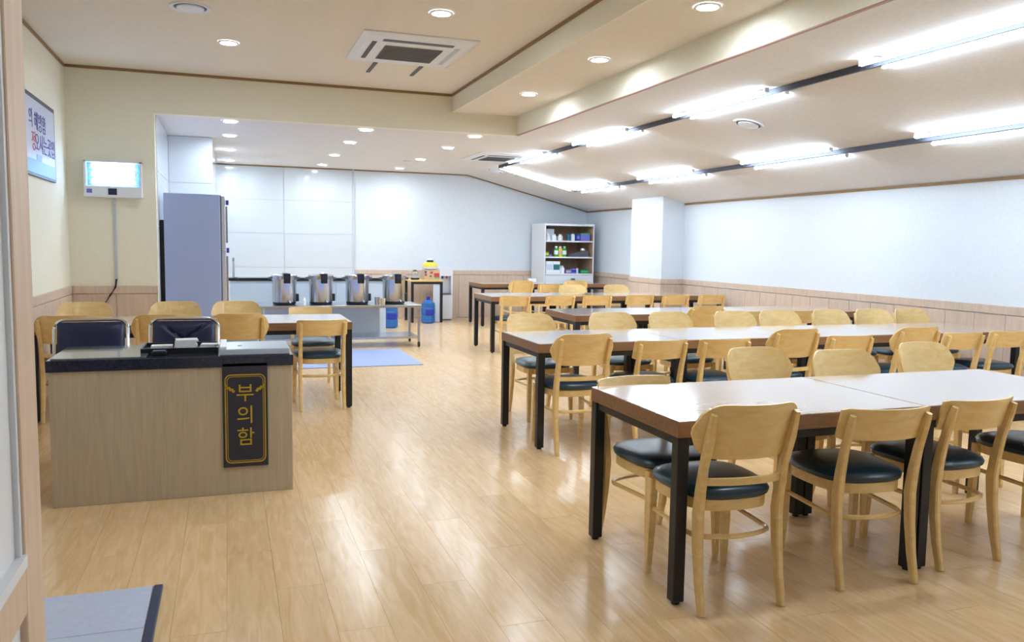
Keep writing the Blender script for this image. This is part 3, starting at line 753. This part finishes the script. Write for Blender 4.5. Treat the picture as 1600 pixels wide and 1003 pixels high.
def goods(name, x, w, d, h, z, m, label, cat, band=None, y=.12, rz=0, lid=None, roundy=False):
    t = thing(name, label, cat, (BX+x, BY+y, z+.0005), rz, 'goods on the bookcase shelves')
    if roundy: latho('body', [(w/2*.96,0),(w/2,.008),(w/2,h*.86),(w/2*.6,h*.95),(w/2*.6,h)], m, t, n=14)
    else: bxo('body', (-w/2, w/2, -d/2, d/2, 0, h), m, t, .003)
    if band:
        if roundy: latho('label_band', [(w/2+.001,h*.25),(w/2+.0015,h*.27),(w/2+.0015,h*.68),(w/2+.001,h*.7)], band, t, n=14)
        else: bxo('label_band', (-w/2*.9, w/2*.9, -d/2-.002, -d/2, h*.3, h*.75), band, t)
    if lid: bxo('lid', (-w/2-.004, w/2+.004, -d/2-.004, d/2+.004, h, h+.02), lid, t, .003) if not roundy else latho('lid', [(w/2*.62,h),(w/2*.6,h+.025),(.003,h+.027)], lid, t, n=12)
    return t
z3, z2, z1 = SZ[2], SZ[1], SZ[0]
for k in range(3): goods('paper_cup_stack', -.40+.125*k, .10, .1, .095, z3, 'paper', f'white paper cup stack, {["left","middle","right"][k]} of three on top bookcase shelf', 'cups', roundy=True, lid='white_plastic')
goods('tissue_box', -.34, .22, .14, .22, z3, 'paper', 'large white tissue pack at back of top bookcase shelf', 'tissues', y=.30, lid='dark_grey')
goods('coffee_tin', .03, .075, .07, .13, z3, 'teal', 'teal tin on top bookcase shelf beside the white cups', 'tin', band='blue_bottle', roundy=True)
goods('cream_jar', .115, .08, .08, .13, z3, 'paper', 'white jar on top bookcase shelf right of teal tin', 'jar', lid='teal', roundy=True)
goods('blue_carton', .20, .06, .12, .13, z3, 'blue_dark', 'dark blue carton on top bookcase shelf', 'carton', band='violet')
goods('violet_box', .345, .19, .16, .13, z3, 'violet', 'violet box with green lid at right of top bookcase shelf', 'box', lid='green')
goods('green_bag', -.43, .07, .1, .09, z2, 'green', 'small green bag at left end of middle bookcase shelf', 'bag', band='yellow')
goods('blue_pouch', -.355, .06, .08, .04, z2, 'violet', 'low violet pouch on middle bookcase shelf by green bag', 'pouch')
for k in range(3): goods('snack_jar', -.225+.085*k, .08, .08, .17, z2, 'green' if k != 1 else 'yellow', f'{["green","yellow","green"][k]} snack jar, {["left","middle","right"][k]} of three on middle bookcase shelf', 'jar', lid='white_plastic', band='white_paint' if k != 1 else 'carton', roundy=True)
cr = thing('label_machine', 'dark grey label machine at right of middle bookcase shelf', 'machine', (BX+.24, BY+.15, z2+.0005), 0, 'goods on the bookcase shelves')
bm = bmesh.new(); prism_y(bm, [(-.22,0),(.20,0),(.20,.11),(.05,.10),(-.22,.03)], -.06, .10); link('body', bm, 'dark_grey', cr); latho('roll', [(.07,.112),(.075,.13),(.06,.165),(.01,.17)], 'steel', cr, (.11,.02,0), 16)
for k in range(2): goods('white_carton', -.385+.145*k, .14, .14, .23, z1, 'paper', f'tall white carton with green print, {["left","right"][k]} of two on bottom bookcase shelf', 'carton', band='teal' if k else 'counter')
goods('white_jug', -.10, .10, .1, .12, z1, 'paper', 'white plastic jug on bottom bookcase shelf beside the cartons', 'jug', lid='white_plastic', roundy=True)
goods('pale_packet', .02, .11, .1, .07, z1, 'violet', 'pale violet packet on bottom bookcase shelf', 'packet', band='carton')
goods('blue_packet', .135, .09, .1, .09, z1, 'violet', 'upright violet packet with white label on bottom bookcase shelf', 'packet', band='blue_dark')
goods('white_roll', .215, .05, .05, .10, z1, 'paper', 'thin white roll on bottom bookcase shelf between packets', 'roll', roundy=True)
goods('green_packet', .36, .18, .1, .07, z1, 'teal', 'low teal packet at right end of bottom bookcase shelf', 'packet', band='green')
ob = thing('tissue_holder', 'small white tissue holder on the rearmost table below bookcase', 'tissue holder', (5.25, 13.95, .738))
bxo('holder_body', (-.07, .07, -.05, .05, 0, .07), 'white_plastic', ob, .006); bxo('holder_slot', (-.04, .04, -.02, .02, .07, .073), 'dark_grey', ob)
